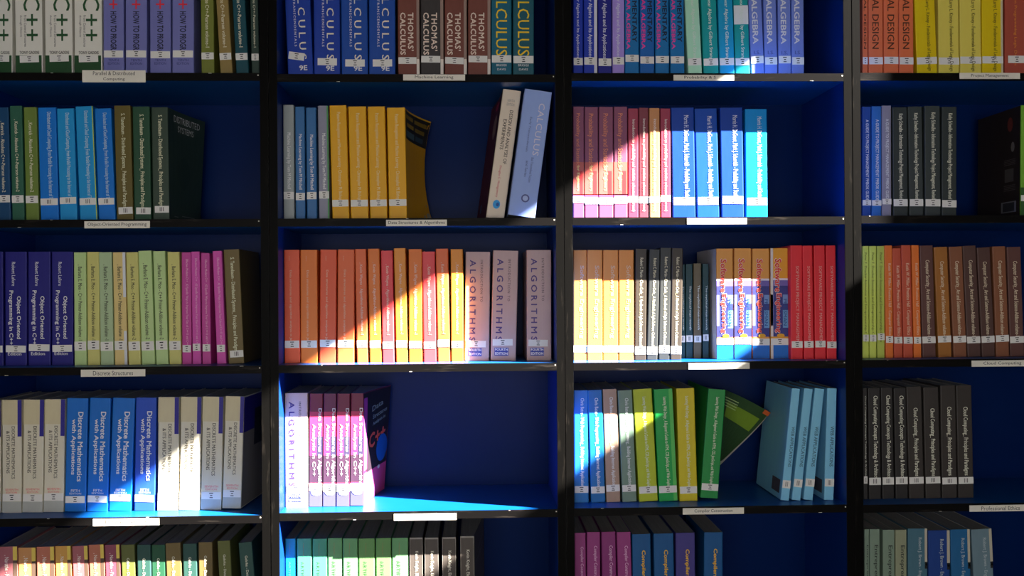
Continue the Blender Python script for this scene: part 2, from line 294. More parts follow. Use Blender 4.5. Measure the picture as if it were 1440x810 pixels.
style('ana', 'algorithm analysis textbook with outlined white title', [V('Data Structures & Algorithm', .78, .34, .13, .835, (225, 220, 228), .02), V('Analysis in C++', .33, .34, .27, .73, (228, 205, 215), .02), ('c', '', .55, .80, .875, .055, (220, 215, 220), 0, 1)], (.0, 1.0, .80, .868), bands=[(0, 1, .16, .38, (165, 45, 82)), (0, .55, .38, .55, (150, 45, 85)), (.55, 1, .38, .55, (52, 45, 72)), (0, 1, .55, .79, (58, 38, 56)), (0, 1, .79, .805, (185, 50, 80)), (0, 1, .86, 1, (72, 70, 108))])
style('chr', 'slim web programming paperback', [V('Chris Bates - Web Programming_ Building Internet Applications', .55, .32, .07, .87, (205, 208, 208), .012)], (.02, .98, .852, .912))
style('jen', 'web design paperback', [V("Learning Web Design_ A Beginner's Guide to HTML, CSS, JavaScript, and Web Graphics", .54, .24, .07, .88, (205, 212, 190), .01)], (.02, .98, .868, .93))
style('web', 'slim web applications book', [V('WEB APPLICATIONS', .62, .36, .34, .70, (42, 66, 84), .006)], (.02, .98, .815, .885), marks='v')
style('clo', 'slim cloud computing paperback', [V('Cloud Computing Concepts Technology & Architecture', .55, .44, .07, .86, (190, 190, 175), .01)], (.02, .98, .80, .865), marks='v')
style('clp', 'cloud computing paperback', [V('Cloud Computing_ Principles and Paradigms', .52, .36, .19, .80, (175, 175, 160), .01)], (.02, .98, .81, .87), marks='v')
style('nav', 'database textbook with yellow corner strip', [V(', Navathe - Fundamentals of Database Systems', .42, .30, .075, .76, (205, 195, 180), .012)], (.02, .98, .82, .88), bands=[(.78, 1, 0, .125, (185, 160, 70)), (.78, 1, .125, .3, (70, 55, 45))])
style('geh', 'database paperback', [V('Gehrke - Database Management Systems', .48, .26, .12, .66, (200, 198, 175), .012)], (.02, .98, .82, .88))
style('art', 'artificial intelligence textbook', [V('ARTIFICIAL INTELLIGENCE', .42, .20, .20, .80, (52, 82, 52), .004, 1.15), V('A modern approach', .45, .07, .04, .15, (150, 100, 70))], (.02, .98, .84, .90))
style('kni', 'artificial intelligence paperback', [V('Kevin Knight, Elaine Rich - Artificial Intelligence', .52, .30, .12, .78, (205, 200, 185), .014)], (.02, .98, .82, .88), bands=[(0, .035, 0, 1, (120, 115, 110)), (.965, 1, 0, 1, (120, 115, 110)), (0, 1, 0, .015, (120, 115, 110))])
style('com', 'compiler construction paperback', [V('Compiler Construction', .62, .32, .12, .46, (205, 160, 195), .01)], (.02, .98, .82, .88))
style('cms', 'compilers textbook with yellow letters', [V('Compilers', .58, .26, .145, .405, (210, 165, 40), .03)], (.02, .98, .82, .88))
style('ent', 'entrepreneurship textbook', [V('Entrepreneurship', .58, .46, .14, .66, (40, 46, 42), .015)], (.02, .98, .82, .88))
style('bro', 'textbook with a pale edge strip', [V('Robert J. Brown - Engineering Economy', .60, .22, .08, .72, (130, 140, 145), .01)], (.02, .80, .82, .88), bands=[(.87, 1, 0, .30, (150, 145, 130)), (.87, 1, .30, .36, (25, 25, 25)), (.90, .99, .315, .335, (150, 140, 125))])
style('grn', 'book whose black picture cover faces out', [V('Professional', .5, .4, .1, .5, CREAM)], (.0, 1.0, .82, .875), bands=[(0, 1, .75, 1, (40, 75, 35))])

# colours as they look in the shade of the room, with the word that names them
P = dict(white=((182, 180, 172), 'white'), purple=((92, 94, 146), 'purple'), olive=((92, 98, 38), 'olive'), tan=((116, 98, 56), 'tan'), teal=((10, 56, 66), 'dark teal'), dgreen=((36, 52, 46), 'dark green'),
 royal=((16, 46, 128), 'royal blue'), royal2=((14, 56, 128), 'deep blue'), brown=((92, 50, 42), 'brown'), black=((44, 40, 40), 'black'), talc=((10, 76, 96), 'teal'), talc2=((16, 68, 80), 'dull teal'),
 navy=((20, 42, 138), 'dark blue'), navy2=((20, 22, 105), 'navy'), lilac=((132, 112, 178), 'lilac'), elb=((12, 88, 140), 'blue'), elb2=((12, 76, 140), 'blue'), mint=((150, 196, 168), 'mint green'), tstr=((8, 122, 122), 'teal green'), bstr=((12, 122, 158), 'turquoise'),
 gblue=((90, 106, 166), 'grey blue'), oran=((208, 106, 66), 'orange'), yel=((228, 198, 14), 'bright yellow'), pyel=((226, 208, 92), 'pale yellow'), bred=((138, 62, 48), 'red brown'),
 kblue=((12, 54, 88), 'dark blue'), kgreen=((34, 76, 60), 'dark green'), kolive=((86, 104, 44), 'olive green'), db=((4, 92, 168), 'bright blue'), dl=((18, 118, 172), 'light blue'), tol=((80, 70, 30), 'olive brown'), tgr=((28, 60, 42), 'bottle green'), tdk=((40, 54, 44), 'dark grey green'),
 mgrey=((124, 130, 130), 'grey'), mblue=((40, 86, 132), 'steel blue'), mpur=((112, 112, 128), 'grey violet'), gold=((228, 166, 16), 'golden yellow'), beige=((206, 190, 172), 'beige'), lblue=((122, 142, 194), 'pale blue'),
 prob=((108, 58, 78), 'maroon'), mar=((128, 46, 62), 'maroon'), mar2=((104, 46, 54), 'dark maroon'), tanp=((160, 108, 68), 'tan'), mor=((8, 48, 122), 'dark blue'), mor2=((8, 56, 132), 'mid blue'), brig=((0, 112, 170), 'bright sky blue'),
 pm1=((24, 58, 120), 'dark blue'), pm2=((34, 86, 150), 'mid blue'), pm3=((112, 110, 126), 'grey'), kat=((38, 44, 44), 'black'), kat2=((44, 50, 50), 'charcoal'),
 lnavy=((22, 20, 96), 'navy'), bgreen=((148, 170, 116), 'pale green'), byel=((166, 162, 96), 'straw yellow'), bgrey=((138, 156, 122), 'grey green'), bpea=((178, 158, 104), 'peach yellow'), mag=((168, 60, 138), 'magenta'), mag2=((156, 52, 122), 'deep magenta'), tbr=((86, 72, 36), 'brown'),
 ro=((196, 76, 46), 'red orange'), oo=((202, 104, 40), 'orange'), kr=((190, 58, 62), 'red'), ko=((200, 92, 50), 'orange'), ky=((206, 128, 46), 'amber'), taupe=((150, 126, 126), 'taupe'), sof=((206, 130, 62), 'orange'), rcb=((50, 44, 38), 'black brown'), rcg=((44, 46, 46), 'black'),
 mt=((18, 50, 56), 'dark teal'), mbr=((82, 72, 56), 'brown'), se=((188, 128, 62), 'tan topped'), se2=((204, 142, 40), 'gold topped'), red=((192, 36, 46), 'red'), pgr=((166, 178, 78), 'lime'), pgr2=((150, 160, 70), 'dull lime'), kor=((192, 98, 40), 'orange'), kre=((156, 66, 46), 'rust red'),
 cdk=((76, 50, 46), 'dark brown'), cgo=((128, 82, 36), 'golden brown'), cbr=((106, 66, 46), 'mid brown'), cdd=((66, 46, 42), 'very dark brown'), dmw=((176, 170, 152), 'cream'), dwb=((8, 84, 156), 'bright blue'), dwn=((28, 62, 150), 'dark blue'), anb=((96, 30, 56), 'magenta'), anb2=((88, 34, 66), 'plum'),
 cb1=((24, 92, 148), 'blue'), cb2=((14, 84, 136), 'deep blue'), cb3=((136, 112, 96), 'tan'), cb4=((92, 112, 98), 'grey green'), j1=((142, 152, 32), 'lime green'), j2=((20, 128, 58), 'leaf green'), j3=((166, 152, 24), 'mustard'), j4=((26, 112, 52), 'green'), webb=((104, 160, 188), 'light blue'),
 cl=((34, 32, 32), 'black'), cl2=((44, 40, 38), 'charcoal'), nm=((132, 76, 78), 'mauve brown'), nt=((160, 112, 66), 'tan'), nr=((148, 88, 68), 'rust'), no=((168, 124, 60), 'ochre'), nd=((112, 56, 70), 'plum'), go=((78, 82, 42), 'olive'), gt=((36, 64, 58), 'dark teal'), gg=((30, 68, 48), 'dark green'), gb=((92, 78, 46), 'brown'),
 at=((14, 112, 142), 'turquoise'), ag=((58, 126, 100), 'sea green'), ag2=((84, 132, 88), 'soft green'), ag3=((82, 124, 72), 'moss green'), kn=((66, 60, 56), 'dark grey'), ccm=((120, 46, 100), 'violet'), ccm2=((108, 38, 92), 'deep violet'), cmb=((14, 66, 112), 'blue'), cmi=((52, 46, 104), 'indigo'), eng=((100, 116, 102), 'grey green'), eng2=((116, 120, 98), 'khaki'),
 br1=((56, 88, 102), 'slate blue'), br2=((20, 48, 106), 'dark blue'), br3=((24, 76, 116), 'mid blue'), br4=((84, 104, 114), 'grey blue'), grs=((92, 140, 40), 'green'))

# ------------------------------------------------------------------ one book
def bow(amount, power=2.0, zf=lambda z: 1.0):
    return lambda a, b: (amount*(a**power)*zf(b), 0.0, 0.0)
def add2d(store, shape, fn, col):
    vs, fs = shape
    n = len(store['v']); m0 = COPY.get(id(vs), 10**9)
    for i, (a, b) in enumerate(vs):
        q = fn(a, b); store['v'].append((q[0], q[1] - .00002*(i//m0), q[2]))
    m = mat(col, 0.45, 2.0, 0, kind='lettering')
    if m not in store['mats']: store['mats'].append(m)
    k = store['mats'].index(m)
    store['f'] += [tuple(n+i for i in f) for f in fs]; store['m'] += [k]*len(fs)
def spine_lettering(key):
    st = ST[key]
    if 'mesh' in st: return st['mesh']
    T = dict(v=[], f=[], m=[], mats=[])
    yy = -0.0013 if st['over'] else -0.0007
    lay = 0
    for it in st['items']:
        k, s, u, h, a, b_, col, bold, sp = it
        lay += 1; y = yy - 0.00009*lay
        if k in 'vo':
            if k == 'o': y = yy + 0.0002
            add2d(T, text2d(s, bold, sp), lambda p, q: (u-.5+(q-.5)*h, y, 1-(a+(b_-a)*p)), col)
        elif k == 'h':
            add2d(T, text2d(s, bold, sp), lambda p, q: (u-.5+(p-.5)*h, y, 1-a+(q-.5)*b_), col)
        else:
            add2d(T, CIRC, lambda p, q: (u-.5+(p-.5)*h, y, 1-a+(q-.5)*b_), col)
    me = bpy.data.meshes.new('title_lettering'); me.from_pydata(T['v'], [], T['f'])
    for m in T['mats']: me.materials.append(m)
    me.polygons.foreach_set('material_index', T['m']); me.update()
    st['mesh'] = me
    return me
def marks_mesh(kind, cache={}):
    if kind in cache: return cache[kind]
    mb = MB()
    if kind == 'h':
        for i, (a, b_) in enumerate(((.34, .66), (.42, .60), (.38, .64))):
            z = .80 - .29*i; mb.v += [(a-.5, 0, z-.055), (b_-.5, 0, z-.055), (b_-.5, 0, z+.055), (a-.5, 0, z+.055)]; mb.f.append((4*i, 4*i+1, 4*i+2, 4*i+3))
    else:
        for i in range(3):
            x = -.14 + .13*i; mb.v += [(x-.025, 0, .2), (x+.025, 0, .2), (x+.025, 0, .82), (x-.025, 0, .82)]; mb.f.append((4*i, 4*i+1, 4*i+2, 4*i+3))
    me = bpy.data.meshes.new('call_number'); me.from_pydata(mb.v, [], mb.f); me.materials.append(INK); me.update()
    cache[kind] = me
    return me
NUM = ['first', 'second', 'third', 'fourth', 'fifth', 'sixth', 'seventh', 'eighth']
CNT = ['', 'one', 'two', 'three', 'four', 'five', 'six', 'seven', 'eight']
ROWN = ['top shelf', 'second shelf', 'third shelf', 'fourth shelf', 'bottom shelf']
CASEN = ['leftmost bookcase', 'second bookcase', 'third bookcase', 'rightmost bookcase']

def make_book(key, colour, X, Z, th, H, lean, label, group, o):
    st = ST[key]; d = o.get('d', st['d']) * random.uniform(.985, 1.0); rgb = o.get('rgb', P[colour][0])
    s0 = o['s']
    root = empty('book', (X, s0, Z), label, 'book', group); root.rotation_euler = (0, lean, 0)
    if o.get('yaw'): root.rotation_euler = (Matrix.Rotation(lean, 3, 'Y') @ Matrix.Rotation(o['yaw'], 3, 'Z')).to_euler()
    bt = 0.0011; hx = th/2; r = min(0.0022, th*.12)
    fl = {-1: o.get('bowl'), 1: o.get('bowr')}
    def board(sgn, a, b, off=0.0):
        """point on a board: a from spine to fore-edge, b from foot to head"""
        x, y, z = sgn*(hx+off), r + a*(d-r), b*H
        if fl[sgn]:
            q = fl[sgn](a, b); x += q[0]; y += q[1]; z += q[2]
            if o.get('fan'): y -= off*min(1, a*3)*min(1, b*1.5)
        return (x, y, z)
    nz = (24 if o.get('fan') else 8) if (fl[-1] or fl[1]) else 1
    def prof(sgn):
        return (16 if o.get('fan') else 8) if fl[sgn] else 1
    mb = MB()
    def outer(inset):
        path = []
        for i in range(prof(-1), 0, -1): path.append((-1, i/prof(-1)))
        for k in range(4): path.append(('c', -1, k/3))
        for k in range(4): path.append(('c', 1, 1-k/3))
        for i in range(1, prof(1)+1): path.append((1, i/prof(1)))
        return path
    path = outer(0); n = len(path)
    def pt(p, b, ins):
        if p[0] == 'c':
            ang = p[2]*math.pi/2; rr = r - ins
            return (p[1]*(hx - r + rr*math.cos(ang)), r - rr*math.sin(ang), b*H)
        return board(p[0], p[1], b, -ins)
    for ins in (0, bt):
        for j in range(nz+1):
            for p in path: mb.v.append(pt(p, j/nz, ins))
    off = n*(nz+1)
    for j in range(nz):
        for i in range(n-1):
            a = j*n+i
            mb.f.append((a, a+1, a+1+n, a+n)); mb.f.append((off+a+1, off+a, off+a+n, off+a+n+1)); mb.m += [2 if (o.get('facecol') and i >= prof(-1)+7) else 0, 1]
        for i, fp in ((0, 0), (n-1, 1)):
            a = j*n+i; q = (a, a+n, off+a+n, off+a); mb.f.append(q if fp else q[::-1]); mb.m.append(0)
    for j in (0, nz):
        for i in range(n-1):
            a = j*n+i; q = (a, a+1, off+a+1, off+a); mb.f.append(q if j else q[::-1]); mb.m.append(0)
    cover = mb.build('cover', [mat(rgb, st['rough']), mat((170, 165, 155), .7, 1.2, 0, kind='inside_cover')] + ([mat(o['facecol'], .5)] if o.get('facecol') else []), root)
    # pages
    pb = MB(); g = bt + .0004; tf = .0015
    def page(u, a, b):
        L = board(-1, a, b, -g); R_ = board(1, a, b, -g)
        k = u
        if o.get('fan') and u > 0: k = 1
        q = [L[i] + (R_[i]-L[i])*k for i in range(3)]
        if o.get('fan') and 0 < u < 1: q = [L[i] + (R_[i]-L[i])*(u if u < .3 else .3+.7*u) for i in range(3)]
        if o.get('fan') and u > 0: q[1] += .006*u*min(1, a*3)*min(1, b*1.5); q[0] += g*u*a*b
        q[1] = max(q[1], r+.0005) - (0 if o.get('fan') and u > 0 else .003*a); q[2] = tf + (q[2])*(1-2*tf/H)
        return tuple(q)
    na = max(prof(-1), prof(1))
    pb.grid(lambda u, v: page(0, u, v), na, nz, flip=False)
    pb.grid(lambda u, v: page(1, u, v), na, nz, flip=True)
    pb.grid(lambda u, v: page(u, 1, v), 1, nz); pb.grid(lambda u, v: page(u, 0, v), 1, nz, flip=True)
    pb.grid(lambda u, v: page(u, v, 1), 1, na); pb.grid(lambda u, v: page(u, v, 0), 1, na, flip=True)
    pb.build('page_block', PAPER, root)
    if o.get('fan'):
        for k in range(o['fan']):
            f2 = .018*(k+1)
            sh = MB(); fr = o['fanfn']
            def sheet(a, b):
                x, y, z = hx - .0018*(1-a) - .0006*k, r + a*(d-r) + (.0070 + .0012*k)*min(1, a*3)*min(1, b*1.5), .002 + b*(H-.004)
                q = fr(a, b, f2); return (x+q[0], y+q[1], z+q[2])
            sh.grid(sheet, 16, 24)
            sh.build('page', PAPER, root)
    # printed colour fields on the spine
    vk = o.get('vk', 1)
    for (u0, u1, v0, v1, col) in list(st['bands']) + list(o.get('bands', [])):
        v0 *= vk; v1 = v1 if v1 >= 1 else v1*vk
        u0c, u1c = max(u0, .0), min(u1, 1.)
        b_ = MB().box((u0c-.5)*(th-.0006), (u1c-.5)*(th-.0006), -.00022 - (.0001 if (u1-u0) < .99 else 0), r*.55, (1-v1)*H + (.0002 if v1 >= 1 else 0), (1-v0)*H - (.0002 if v0 <= 0 else 0))
        b_.build('printed_band', mat(col, st['rough']), cover)
    t = bpy.data.objects.new('title_lettering', spine_lettering(key)); COL.objects.link(t); t.parent = cover; t.scale = (th, 1, H*vk); t.location.z = H*(1-vk)
    sk = o.get('sticker', st['sticker'])
    if sk:
        u0, u1, v0, v1 = sk[:4]; tilt = sk[4] if len(sk) > 4 else random.uniform(-.03, .03)
        dv = random.uniform(-.008, .008)
        wd = (u1-u0)*(th-.0004); hd = (v1-v0)*H*vk
        if wd >= .93*(th-.0004): tilt *= .3
        stk = MB().box(-wd/2, wd/2, -.0010 if True else 0, -.0004, -hd/2, hd/2).build('call_number_label', STICK, root)
        if st['over']: stk.location.y = .0003
        stk.location.x = ((u0+u1)/2-.5)*th; stk.location.z = (1-((v0+v1)/2+dv)*vk)*H; stk.rotation_euler = (0, tilt, 0)
        m = bpy.data.objects.new('call_number', marks_mesh(st['marks'])); COL.objects.link(m); m.parent = stk
        m.location = (0, -.00125, -hd/2); m.scale = (min(wd, .026), 1, hd)
    # what is printed on a cover that can be seen
    for it in o.get('art', []):
        sgn, kind, a0, a1, b0, b1, col = it[:7]
        T = dict(v=[], f=[], m=[], mats=[])
        if kind == 'rect':
            g2 = MB(); g2.grid(lambda p, q: board(sgn, a0+(a1-a0)*p, b0+(b1-b0)*q, (.0005 + .0002*it[7] if len(it) > 7 else .0005)+ (.0015 if o.get('fan') else 0)), 24 if o.get('fan') else 8, 24 if o.get('fan') else 8)
            g2.build('cover_print', mat(col, .5), cover)
        else:
            shp = CIRC if kind == 'disc' else text2d(kind, it[7] if len(it) > 7 else .02)
            add2d(T, shp, lambda p, q: board(sgn, a0+(a1-a0)*p, b0+(b1-b0)*q + (it[8]*p if len(it) > 8 else 0), .0012), col)
            mesh_obj('cover_lettering' if kind != 'disc' else 'cover_print', T['v'], T['f'], T['mats'], cover)
    return root

# ------------------------------------------------------------------ which book stands where (photograph measures of its spine)
# (kind, colour, foot left, foot right, head left, head y [, extras])
B = {}
B[0, 0] = [('cpp', 'white', -22, 18, -23), ('cpp', 'white', 22, 60.7, 20.5), ('cpp', 'white', 63.7, 102.7, 62.5), ('cpp', 'white', 104.8, 144, 104),
 ('how', 'purple', 145.4, 174.6, 145), ('how', 'purple', 176.6, 206.9, 176.4), ('how', 'purple', 210.8, 240.5, 210.5), ('how', 'purple', 242, 272.8, 242),
 ('abs', 'olive', 283, 301.5, 282), ('abs', 'tan', 309.7, 327.2, 303.6), ('abs', 'teal', 332, 350, 326.5), ('abs', 'dgreen', 353.8, 365, 351.6)]
B[0, 1] = [('calc', 'royal', 404.7, 440.6, 400.5, dict(sticker=(.05, .68, .805, .87, .17))), ('calc', 'royal', 441.4, 478.6, 440.8), ('calc', 'royal2', 480.3, 517.8, 479.2), ('calc', 'royal2', 518.9, 556.2, 518.5),
 ('tho', 'brown', 559.5, 590.3, 559), ('tho', 'black', 591.6, 624, 591.2), ('tho', 'brown', 625.2, 656.7, 625), ('tho', 'brown', 658, 690, 658), ('alc', 'talc', 690.9, 719.7, 690.8), ('alc', 'talc2', 721.2, 751, 721.2)]
B[0, 2] = [('lay', 'navy', 806, 820, 806), ('lay', 'navy', 820.9, 840, 820.7, dict(bands=[(.78, 1, 0, 1, (190, 190, 200))])), ('lay', 'navy2', 841, 860.5, 840.6), ('lay', 'lilac', 861.2, 878.3, 861),
 ('ele', 'elb', 878.9, 898.8, 878.7), ('ele', 'elb2', 899.9, 920.4, 899.6), ('ele', 'elb', 921.5, 941.2, 921), ('ele', 'elb', 942.8, 962.8, 941.6),
 ('str', 'mint', 967.5, 987.5, 962.8), ('str', 'tstr', 989.3, 1010.9, 985.6), ('str', 'bstr', 1012, 1033.2, 1009.2), ('str', 'tstr', 1034.2, 1054.8, 1031.2, dict(bands=[(0, 1, .42, .58, (215, 218, 218))])),
 ('alg', 'gblue', 1056.4, 1075, 1052.4), ('alg', 'gblue', 1075.7, 1093.7, 1073.4), ('alg', 'gblue', 1094.7, 1112.7, 1093.6), ('alg', 'gblue', 1113.5, 1131, 1113)]
B[0, 3] = [('des', 'oran', 1212.8, 1220.4, 1212.8, dict(sticker=(.02, .98, .862, .925))), ('des', 'oran', 1221.5, 1242, 1221.3), ('des', 'oran', 1242.8, 1263.8, 1242.6), ('des', 'oran', 1264.5, 1285, 1264.2),
 ('yel', 'yel', 1289.6, 1318.4, 1285.8), ('yel', 'pyel', 1320, 1349.1, 1319), ('yel', 'pyel', 1350.2, 1380.2, 1349.4), ('yel', 'yel', 1381.3, 1411, 1380.6, dict(bands=[(.90, 1, 0, 1, (165, 155, 130))])), ('prg', 'bred', 1413, 1442, 1413)]
B[1, 0] = [('ab2', 'kblue', -3, 15.4, -6.5, 151.3), ('ab2', 'kgreen', 17, 34.5, 13.2, 149), ('ab2', 'kolive', 36.4, 55, 32.8, 151), ('dis', 'db', 57, 82.8, 53, 151.6), ('dis', 'dl', 84.4, 108.8, 79.5, 153), ('dis', 'dl', 112.3, 137, 105.6, 150, dict(bands=[(.95, 1, .0, 1, (150, 165, 60))])), ('dis', 'db', 138.8, 162.5, 132.6, 153),
 ('tan', 'tol', 164.2, 187.6, 160, 148.7), ('tan', 'tgr', 188.7, 213, 186, 150), ('tan', 'tdk', 215, 238.6, 212.4, 151, dict(bowr=bow(.028, 1.4, lambda z: .45+.55*z), art=[(1, 'DISTRIBUTED', .16, .86, .895, .955, (235, 235, 228), -.004), (1, 'SYSTEMS', .27, .70, .815, .87, (235, 235, 228), -.004), (1, 'rect', .40, .80, .06, .066, (110, 112, 108)), (1, 'rect', .15, .28, .045, .052, (110, 112, 108)), (1, 'disc', .28, .62, .30, .60, (34, 48, 40))]))]
B[1, 1] = [('mac', 'mgrey', 398.5, 414, 396.9, 147.5), ('mac', 'mblue', 415.8, 429.4, 414.8, 150), ('mac', 'mblue', 431.6, 446, 430, 151.5), ('mac', 'mpur', 448.7, 463.6, 446.6, 148.8, dict(bands=[(.86, 1, 0, 1, (62, 120, 70))])),
 ('pat', 'gold', 467.2, 491.3, 463, 148.5), ('pat', 'gold', 493.2, 518.5, 489.4, 150), ('pat', 'gold', 520.4, 545, 516.8, 150),
 ('pat', 'gold', 547, 572.8, 543.8, 151.5, dict(bowr=lambda a, b: (.045*a**1.6*(0.66+1.6*(b-.5)**2), 0, 0), art=[(1, 'rect', .04, .99, .735, .985, (34, 32, 26)), (1, 'rect', .06, .42, .92, .955, (120, 95, 20), 2), (1, 'rect', .48, .9, .915, .95, (110, 88, 20), 2), (1, 'rect', .12, .46, .85, .885, (120, 95, 20), 2), (1, 'rect', .52, .86, .845, .88, (100, 80, 20), 2), (1, 'rect', .05, .5, .76, .815, (62, 84, 92), 2), (1, 'rect', .56, .85, .765, .81, (44, 60, 68), 2)])),
 ('exp', 'beige', 683.2, 709.3, 707.5, 124.8, dict(bowl=lambda a, b: (-.020*a**1.5, 0, -.012*a*b), art=[(-1, 'rect', .0, 1, .0, 1, (62, 26, 32)), (-1, 'disc', .30, .62, .66, .86, (105, 85, 80)), (-1, 'disc', .25, .6, .9, .96, (120, 30, 50)), (-1, 'disc', .7, .8, .06, .14, (40, 80, 105))], d=.19)), ('cal', 'lblue', 713.5, 752.7, 738, 124.5, dict(d=.19, s=.014))]
B[1, 2] = [('pro', 'prob', 805.8, 821.4, 805.8, 150), ('pro', 'prob', 822.2, 841.4, 822, 150.5), ('pro', 'prob', 842.2, 862.6, 842, 150.3), ('pro', 'prob', 863.4, 882.6, 863.2, 150),
 ('spp', 'mar', 883.4, 898, 883.2, 152.6), ('spp', 'mar2', 898.8, 912.4, 898.4, 151.6), ('spp', 'tanp', 913.6, 928.3, 913, 152), ('spp', 'mar', 929.2, 943.5, 928.6, 152.6),
 ('mor', 'mor', 946, 978.4, 943.6, 151.6), ('mor', 'mor2', 980.3, 1012, 976.6, 153), ('mor', 'mor', 1014.8, 1046.6, 1012.4, 151.6), ('mor', 'brig', 1049, 1080, 1047.6, 153.5)]
B[1, 3] = [('pmb', 'pm1', 1212.6, 1225.2, 1212.5, 150), ('pmb', 'pm2', 1226, 1239.7, 1226, 149.5), ('pmb', 'pm3', 1240.4, 1253.7, 1240.2, 148.6), ('kat', 'kat', 1256, 1277, 1254.9, 150.8), ('kat', 'kat2', 1278.9, 1299, 1276.6, 150), ('kat', 'kat2', 1300.9, 1323, 1300, 149), ('kat', 'kat', 1324.2, 1345.4, 1324.6, 150.2),
 ('grn', 'grs', 1435, 1462, 1436, 148, dict(s=.05, bowl=lambda a, b: (0, 0, 0), art=[(-1, 'rect', 0, 1, 0, 1, (34, 27, 24)), (-1, 'disc', .16, .28, .79, .92, (84, 38, 30), 3), (-1, 'disc', .12, .2, .60, .69, (84, 80, 76), 3), (-1, 'rect', .14, .34, .33, .45, (64, 60, 58), 2), (-1, 'rect', .08, .42, .05, .15, (92, 92, 96), 2), (-1, 'rect', .12, .38, .06, .14, (38, 38, 42), 3)] + [(-1, 'rect', .1, .36, z, z+.006, (66, 60, 58), 2) for z in (.53, .515, .5, .485, .295, .28, .265, .25)]))]
B[2, 0] = [('laf', 'lnavy', -26, 5, -26, 354), ('laf', 'lnavy', 7, 38, 6.8, 354), ('laf', 'lnavy', 39.4, 71.3, 39.2, 354), ('laf', 'lnavy', 72.6, 103, 72.4, 354),
 ('bar', 'bgreen', 104.5, 122, 103.4, 355), ('bar', 'byel', 123.2, 140.6, 121.8, 354.5), ('bar', 'bgrey', 141.4, 160, 138.6, 355), ('bar', 'bpea', 161.3, 179.4, 158.2, 355, dict(bands=[(.78, 1, 0, .40, (205, 208, 215)), (.78, 1, .70, 1, (205, 208, 215))])), ('ba2', 'byel', 180.8, 198, 176.8, 355), ('ba2', 'bgreen', 199.2, 218, 194, 353), ('ba2', 'bgreen', 219.4, 236.7, 214.8, 353.5), ('ba2', 'byel', 238, 255.2, 235, 354.6),
 ('eff', 'mag2', 256, 269.6, 255, 355), ('eff', 'mag', 270.6, 283, 268.4, 354), ('eff', 'mag2', 284.4, 297, 282.2, 356), ('eff', 'mag', 304.9, 318.3, 298.4, 353.3), ('tan', 'tbr', 321, 343.5, 314, 351.3)]
B[2, 1] = [('dsa', 'ro', 398.5, 422, 397.5, 351.5), ('dsa', 'oo', 422.8, 446.7, 422.2, 351.5), ('dsa', 'ro', 449, 472.4, 450.2, 351), ('dsa', 'oo', 474.2, 498, 474.8, 350.8, dict(rgb=(205, 92, 50))),
 ('kev', 'ko', 502, 517.8, 498.9, 350.5), ('kev', 'oo', 520, 536.6, 517, 350), ('kev', 'kr', 538, 554.8, 535.4, 352.6), ('kev', 'ky', 557.3, 574, 553.6, 349.3), ('kev', 'oo', 575, 594, 574.4, 350.5), ('kev', 'kr', 595.8, 614, 593.4, 354), ('kev', 'ko', 615.6, 633.2, 612.6, 350), ('kev', 'ky', 634.6, 652, 633.6, 350.5),
 ('alo', 'taupe', 653.2, 688, 654.8, 354, dict(s=.072)), ('alo', 'taupe', 689.7, 725.5, 693.4, 352, dict(s=.072)), ('alo', 'taupe', 740.8, 775.6, 740.4, 351.7, dict(s=.072))]
B[2, 2] = [('sof', 'sof', 806.4, 825.3, 806.4, 351.7), ('sof', 'sof', 825.9, 847.4, 825.8, 351.7), ('sof', 'sof', 848, 869.6, 848, 351.7), ('sof', 'sof', 870.3, 891.4, 870.3, 351.7),
 ('rob', 'rcb', 892.4, 908.5, 893.8, 350), ('rob', 'rcg', 909.3, 924.6, 913.2, 350.5), ('rob', 'rcg', 926, 941.8, 928.6, 348.5), ('rob', 'rcb', 942.6, 958.4, 945, 349),
 ('myt', 'mt', 956.4, 963.8, 956, 372, dict(s=.10)), ('myt', 'mt', 964.8, 974.7, 964.2, 371.5, dict(s=.10)), ('myt', 'mbr', 975.7, 986.8, 975.2, 370.5, dict(s=.10)), ('myt', 'mt', 988.3, 997, 987.9, 371, dict(s=.10)),
 ('seg', 'se', 1007.8, 1031.5, 1007.2, 349.7, dict(bowl=lambda a, b: (0, 0, 0), art=[(-1, 'rect', 0, 1, 0, 1, (165, 158, 152))])), ('seg', 'se', 1032.7, 1057, 1032.4, 349.3), ('seg', 'se', 1058.4, 1082.6, 1057.8, 349.7), ('seg', 'se2', 1083.8, 1109.4, 1083.2, 349, dict(bands=[(0, .14, .0, .8, (175, 165, 160)), (0, .14, .87, 1, (175, 165, 160))])),
 ('spm', 'red', 1112.6, 1129.5, 1111.4, 345.3), ('spm', 'red', 1130.7, 1145, 1128.4, 345.6), ('spm', 'red', 1146, 1161.8, 1144.3, 345.3), ('spm', 'red', 1162.8, 1177, 1161.2, 345.3)]
B[2, 3] = [('pet', 'pgr', 1213, 1222, 1212.8, 346), ('pet', 'pgr', 1222.8, 1232.7, 1222.4, 346), ('pet', 'pgr2', 1233.7, 1244.4, 1233.2, 346), ('kei', 'kor', 1245.6, 1256.6, 1243.8, 345.3), ('kei', 'kre', 1257.4, 1269.8, 1254.6, 349.3), ('kei', 'kre', 1270.8, 1284.4, 1267.2, 345), ('kei', 'kor', 1285.4, 1296.2, 1281.6, 345),
 ('sec', 'cdk', 1297.6, 1316.6, 1293, 345.6), ('sec', 'cgo', 1320, 1339, 1313.2, 347.8), ('sec', 'cbr', 1341.4, 1360.2, 1334.4, 347.3), ('sec', 'cdd', 1361, 1380, 1353.4, 346), ('sec', 'cdd', 1381.4, 1400.2, 1373.4, 348.5), ('sec', 'cbr', 1401.2, 1420, 1395.2, 346.8), ('sec', 'cdk', 1421, 1441, 1415.6, 347.6)]
